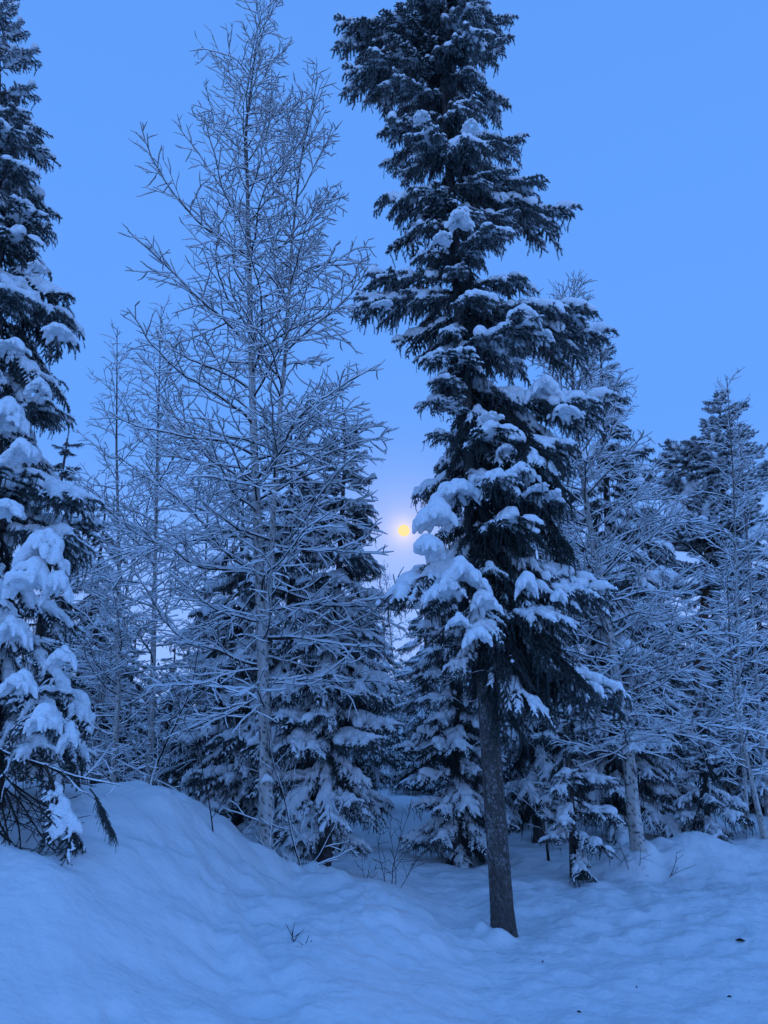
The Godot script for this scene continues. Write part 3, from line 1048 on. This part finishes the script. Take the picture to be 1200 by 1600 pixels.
	spruce("young_spruce", "bushy spruce with dark skirts on the snow directly behind the bare trunk", base, at(715, 800, 11.9).y - base.y, to(712, 800, base), 0.11, [[0.04, 0.6, 0.65], [0.2, 0.72, 0.75], [0.5, 0.75, 0.75], [0.8, 0.55, 0.55], [0.93, 0.36, 0.36], [1.0, 0.22, 0.22]], 0.55, 18.0, 604, "", 0.5, "spruce", 0.35, 0.62)
	base = on_ground(890, 10.6)
	spruce("small_spruce", "small thin spruce with bare stem base, left of the leaning birch", base, at(878, 1030, 10.6).y - base.y, to(878, 1030, base), 0.055, [[0.12, 0.45, 0.5], [0.4, 0.55, 0.55], [0.7, 0.4, 0.4], [1.0, 0.15, 0.15]], 0.15, 16.0, 605, "", 0.4, "spruce", 0.2, 0.62)
	base = on_ground(1096, 13.2)
	spruce("small_spruce", "small spruce with snow free lower skirt under the reddish pine", base, at(1100, 1080, 13.2).y - base.y, to(1100, 1080, base), 0.04, [[0.08, 0.6, 0.6], [0.4, 0.5, 0.5], [0.75, 0.3, 0.3], [1.0, 0.1, 0.1]], 0.4, 17.0, 606, "", 0.4, "spruce", 0.2, 0.62)
	base = on_ground(965, 14.0)
	spruce("slender_spruce", "tall slender spruce standing behind the leaning birch", base, at(935, 545, 14.0).y - base.y, to(938, 545, base), 0.12, [[0.06, 1.1, 1.1], [0.4, 1.0, 1.15], [0.7, 0.75, 0.85], [0.9, 0.5, 0.5], [1.0, 0.22, 0.22]], 0.5, 17.0, 607, "", 0.6, "spruce", 0.2, 0.62)
	base = on_ground(838, 13.6)
	spruce("slender_spruce", "shaded spruce to the right of the bare trunk, mostly hidden by the tall crown", base, at(850, 720, 13.6).y - base.y, to(846, 720, base), 0.10, [[0.12, 0.95, 0.9], [0.5, 0.9, 0.9], [0.8, 0.5, 0.5], [1.0, 0.12, 0.12]], 0.5, 12.0, 608, "", 0.6, "spruce", 0.2, 0.62)
	base = on_ground(1072, 18.5)
	var pine := spruce("pine_tree", "pine with reddish trunk and tufted crown behind the small spruce", base, at(1125, 615, 18.5).y - base.y, to(1128, 615, base), 0.15, [[0.46, 1.2, 1.0], [0.6, 1.6, 1.3], [0.8, 1.2, 1.3], [0.92, 0.6, 0.6], [1.0, 0.25, 0.25]], 0.0, 14.0, 609, "", 0.3, "pine", 0.0)
	pillow(pine, at(1057, 795, 17.6), Vector3(0.26, 0.24, 0.2), 51, 0.2)
	pillow(pine, at(1035, 853, 17.4), Vector3(0.28, 0.22, 0.2), 52, 0.3)
	pillow(pine, at(1040, 893, 17.2), Vector3(0.34, 0.26, 0.24), 53, 0.6, -0.4)
	pillow(pine, at(1185, 830, 17.4), Vector3(0.4, 0.24, 0.24), 54, 0.5)

	# ---- birches further right and their copies deeper in the wood
	base = on_ground(1158, 14.0)
	d = 14.0
	var far_birch := thing("slim_birch", "thin bare topped birch rising in front of the pine at the right edge", "birch tree", base)
	birch_stem(far_birch, PackedVector3Array([base - Vector3(0, 0.3, 0), at(1156, 1100, d), at(1150, 900, d), at(1146, 750, d), at(1136, 590, d)]), 0.055, 0.005, [[0.0, 1.3, 2], [0.3, 1.9, 14], [0.55, 1.6, 30], [0.8, 0.9, 52], [1.0, 0.35, 66]], 56, 0.1, 701, 0.009, 0.026, 0.14)
	base = on_ground(1188, 12.6)
	d = 12.6
	var bent := thing("slim_birch", "thin pale birch leaning away over the track edge, rightmost stem", "birch tree", base)
	birch_stem(bent, PackedVector3Array([base - Vector3(0, 0.3, 0), at(1170, 1200, d), at(1152, 1120, d), at(1140, 1000, d), at(1136, 900, d)]), 0.055, 0.005, [[0.0, 0.8, 10], [0.4, 1.3, 22], [1.0, 0.4, 60]], 26, 0.25, 702, 0.009, 0.027, 0.14)
	copy_of(slim, "slim birch far behind the slender spruce and the leaning birch", on_ground(1000, 19.5), 1.9, 0.95)
	copy_of(slim2, "frosted birch filling the right edge behind the thin leaning stem", on_ground(1195, 16.5), 2.6, 1.0)
	copy_of(slim, "birch half hidden behind the snow laden spruce on the left", on_ground(128, 13.0), 3.4, 0.9)
	copy_of(slim2, "birch behind the twin birch, its twigs mixing with the spruces", on_ground(310, 14.5), 1.2, 0.85)
	copy_of(slim, "low frosted birch in the gap below the moon", on_ground(628, 24.0), 0.7, 0.85)
	copy_of(slim2, "frosted birch right of the gap, behind the bushy spruce", on_ground(690, 22.0), 4.1, 0.8)
	copy_of(slim2, "frosted birch between the slender spruce and the pine", on_ground(1040, 20.0), 5.0, 0.9)

	background()


# crown of a farther spruce: one bough repeated, its snow likewise
func far_spruce(label: String, px: float, d: float, height: float, width: float, key: int) -> void:
	var base := at(px, 1000, d)
	base.y = ground(base.x, base.z)
	var t := thing("forest_spruce", label, "spruce tree", base, "spruces deeper in the wood")
	rng.seed = key
	var pts := PackedVector3Array([Vector3(0, -0.3, 0), Vector3(0, height * 0.5, 0), Vector3(0, height, 0)])
	part(trunk_mesh(pts, PackedFloat32Array([0.1, 0.06, 0.015]), 12, 0.1, "spruce"), "trunk", t)
	var places: Array[Transform3D] = []
	var y := height * r(0.06, 0.14)
	var yaw := 0.0
	while y < height:
		var f := y / height
		yaw += 2.4 + r(-0.4, 0.4)
		var rr := width * (0.16 + 0.9 * pow(1.0 - f, 0.75)) * r(0.7, 1.15) * smoothstep(-0.15, 0.12, f)
		places.append(Transform3D((Basis(Vector3.UP, yaw) * Basis(Vector3(0, 0, 1), r(-0.15, 0.2) + 0.5 * smoothstep(0.75, 1.0, f))).scaled(Vector3.ONE * rr / 0.9), Vector3(0, y, 0)))
		y += r(0.05, 0.12)
	var e: Array = boughs.far[key % 2]
	for k in 2:
		var mu := MultiMesh.new()
		mu.transform_format = MultiMesh.TRANSFORM_3D
		mu.mesh = e[k]
		mu.instance_count = places.size()
		for j in places.size():
			mu.set_instance_transform(j, places[j])
		var o := MultiMeshInstance3D.new()
		o.multimesh = mu
		o.set_meta("kind", "stuff")
		put(o, ["crown", "snow"][k], t)


func background() -> void:
	var rows := [
		["forest spruce behind the snow laden spruce, against the left edge", 60, 12.5, 6.6, 1.1],
		["forest spruce between the snow laden spruce and the slim birches", 140, 15.0, 6.2, 1.2],
		["low forest spruce seen between the two slim birch stems", 212, 17.0, 3.4, 1.0],
		["low forest spruce just right of the pale slim birch", 275, 18.5, 3.2, 1.0],
		["forest spruce behind the spruce with the bare dark trunk", 345, 17.0, 5.6, 1.2],
		["forest spruce behind the twin birch trunk", 420, 16.5, 6.2, 1.2],
		["forest spruce at the left rim of the gap under the moon", 560, 17.0, 5.4, 1.15],
		["small forest spruce left of the snowy path's far end", 600, 24.0, 5.0, 1.2],
		["small forest spruce right of the snowy path's far end", 665, 21.0, 5.6, 1.3],
		["forest spruce behind the bare trunk of the tall spruce", 770, 16.0, 6.4, 1.3],
		["forest spruce right of the bare trunk, deep in shade", 880, 17.5, 6.8, 1.3],
		["forest spruce behind the slender spruce and leaning birch", 1000, 18.0, 7.4, 1.3],
		["forest spruce between the leaning birch and the pine trunk", 1035, 22.0, 6.8, 1.3],
		["forest spruce right of the pine trunk", 1120, 21.0, 7.6, 1.4],
		["forest spruce with heavy snow at the right edge", 1190, 19.0, 8.6, 1.5],
		["low forest spruce under the pine's lower branches", 1150, 17.0, 3.6, 1.0]]
	for k in rows.size():
		var q: Array = rows[k]
		far_spruce(q[0], q[1], q[2], q[3], q[4], 900 + k)
	# the wood beyond: one mass
	rng.seed = 4000
	var whole := ArrayMesh.new()
	for k in 2:
		var st := SurfaceTool.new()
		st.begin(Mesh.PRIMITIVE_TRIANGLES)
		var y := 0.5
		rng.seed = 4001
		var yaw := 0.0
		while y < 7.0:
			yaw += 2.4
			var rr := 1.35 * (0.14 + 0.9 * pow(1.0 - y / 7.0, 0.8)) * r(0.75, 1.1)
			st.append_from(boughs.wood[0][k], 0, Transform3D(Basis(Vector3.UP, yaw).scaled(Vector3.ONE * rr / 0.9), Vector3(0, y, 0)))
			y += r(0.13, 0.2)
		st.set_material([M.needles, M.snow][k])
		whole = st.commit(whole)
	var spots: Array[Transform3D] = []
	for k in 260:
		var d := r(27.0, 70.0)
		var x := r(-1.0, 1.0) * d * 0.75
		var s := r(0.6, 1.15) * (0.75 if absf(x / d + 0.27) < 0.07 else 1.0)
		spots.append(Transform3D(Basis(Vector3.UP, r(0, TAU)).scaled(Vector3(s * 1.1, s, s * 1.1)), Vector3(x, ground(x, -d) - 0.1, -d)))
	var mu := MultiMesh.new()
	mu.transform_format = MultiMesh.TRANSFORM_3D
	mu.mesh = whole
	mu.instance_count = spots.size()
	for k in spots.size():
		mu.set_instance_transform(k, spots[k])
	var o := MultiMeshInstance3D.new()
	o.multimesh = mu
	o.set_meta("kind", "stuff")
	put(o, "distant_forest")
	tag(o, "snowy spruce wood in the distance behind all the nearer trees", "forest")


func twig_thing(called: String, label: String, category: String, base: Vector3, rows: Array, snow := 0.0) -> void:
	var t := thing(called, label, category, base)
	for q in rows:       # [dx, dz, direction, length, thickness]
		birch_branch(t, Vector3(q[0], -0.05, q[1]), q[2], q[3], q[4], 0.1, 0.006, snow, 0.16, "twig")


func small_things() -> void:
	rng.seed = 88
	twig_col = Color(0.035, 0.026, 0.024)
	twig_thing("bare_shrub", "leafless little shrub of upright twigs in the snow below the moon", "shrub", on_ground(611, 9.3), [
		[0, 0, Vector3(0.02, 1, 0), 1.0, 0.006], [0.05, 0, Vector3(0.22, 1, 0), 0.6, 0.005], [-0.06, 0.02, Vector3(-0.3, 1, 0.1), 0.62, 0.005], [0.1, 0.05, Vector3(0.45, 1, 0.1), 0.5, 0.004]])
	twig_thing("bare_shrub", "tiny tuft of bare twigs beside the leafless shrub", "shrub", on_ground(573, 9.0), [
		[0, 0, Vector3(-0.2, 1, 0), 0.22, 0.003], [0.03, 0, Vector3(0.25, 1, 0), 0.2, 0.003]])
	twig_thing("upright_stick", "thin dark stick poking out of the bank crest before the twin birch", "stick", on_ground(338, 7.4), [[0, 0, Vector3(-0.03, 1, 0), 1.25, 0.008]])
	twig_thing("buried_twig", "short dark twig sticking up from the face of the bank", "twig", on_ground(464, 5.9), [[0, 0, Vector3(-0.1, 1, 0), 0.11, 0.005]])
	twig_thing("buried_twig", "low broken twig end lying in the bank, right of the upright one", "twig", on_ground(478, 5.8), [
		[0, 0, Vector3(0.9, 0.7, 0.1), 0.09, 0.004], [-0.03, 0, Vector3(-0.4, 0.8, 0), 0.08, 0.004]])
	twig_thing("leaning_sapling", "dark leaning sapling stem between the slim birches and the twin birch", "sapling", on_ground(214, 10.2), [[0, 0, Vector3(0.22, 1, 0), 3.0, 0.022], [0.06, 0.05, Vector3(0.3, 1, 0.1), 2.2, 0.014]], 0.014)
	twig_thing("leaning_sapling", "dark thin sapling right of the bare trunk, leaning left", "sapling", on_ground(852, 11.9), [[0, 0, Vector3(-0.22, 1, 0), 2.4, 0.024]], 0.014)
	twig_thing("leaning_sapling", "bent snowy sapling arching over in front of the young spruce", "sapling", on_ground(480, 8.75), [[0, 0, Vector3(-0.35, 1, 0.1), 2.1, 0.012], [0.02, 0.05, Vector3(0.35, 0.7, 0.2), 1.0, 0.008], [-0.25, 0.1, Vector3(0.6, 0.55, 0.2), 0.95, 0.008], [-0.3, 0.1, Vector3(-0.2, 0.9, 0.2), 0.9, 0.008]], 0.018)
	twig_thing("weed_stalk", "dry broken stalks at the foot of the leaning birch", "stalk", on_ground(975, 10.55), [
		[0, 0, Vector3(-0.2, 1, 0), 0.5, 0.007], [0.08, 0, Vector3(0.1, 1, 0.1), 0.4, 0.006], [0.45, 0.1, Vector3(0.3, 0.8, 0), 0.35, 0.006]])
	# dark crumbs of bark and cones fallen on the track
	var rows := [[1157, 1468, 0.035, "dark scrap of bark lying on the open track at the right"], [1005, 1502, 0.014, "small cone scale on the track, right of the bare trunk's foot"], [1140, 1558, 0.016, "tiny dark crumb near the lower right corner"],
		[905, 1582, 0.018, "thin dark crumb at the bottom of the track"], [848, 1503, 0.014, "dark crumb just right of the bare trunk's foot"], [995, 1543, 0.010, "speck of bark in the middle of the track"]]
	for q in rows:
		var d := 5.3
		for k in 12:
			var w := at(q[0], q[1], d)
			d += (w.y - ground(w.x, w.z)) * 2.5
		var w := at(q[0], q[1], d)
		w.y = ground(w.x, w.z) + 0.004
		var b := Mb.new()
		var ring := 7
		for k in ring:
			var a := TAU * k / ring
			b.v.append(Vector3(cos(a) * q[2] * r(0.8, 1.5), 0.0, sin(a) * q[2] * r(0.5, 0.9)))
		b.v.append(Vector3(0, q[2] * 0.55, 0))
		var soup := PackedVector3Array()
		for k in ring:
			soup.append(b.v[k]); soup.append(b.v[ring]); soup.append(b.v[(k + 1) % ring])
		b.v = soup
		for k in soup.size():
			b.c.append(Color(0.03, 0.024, 0.02))
		var o := part(b.mesh(M.bark), "bark_scrap", self, Transform3D(Basis(Vector3.UP, r(0, 6)), w))
		tag(o, q[3], "bark scrap", "scraps of bark on the track")
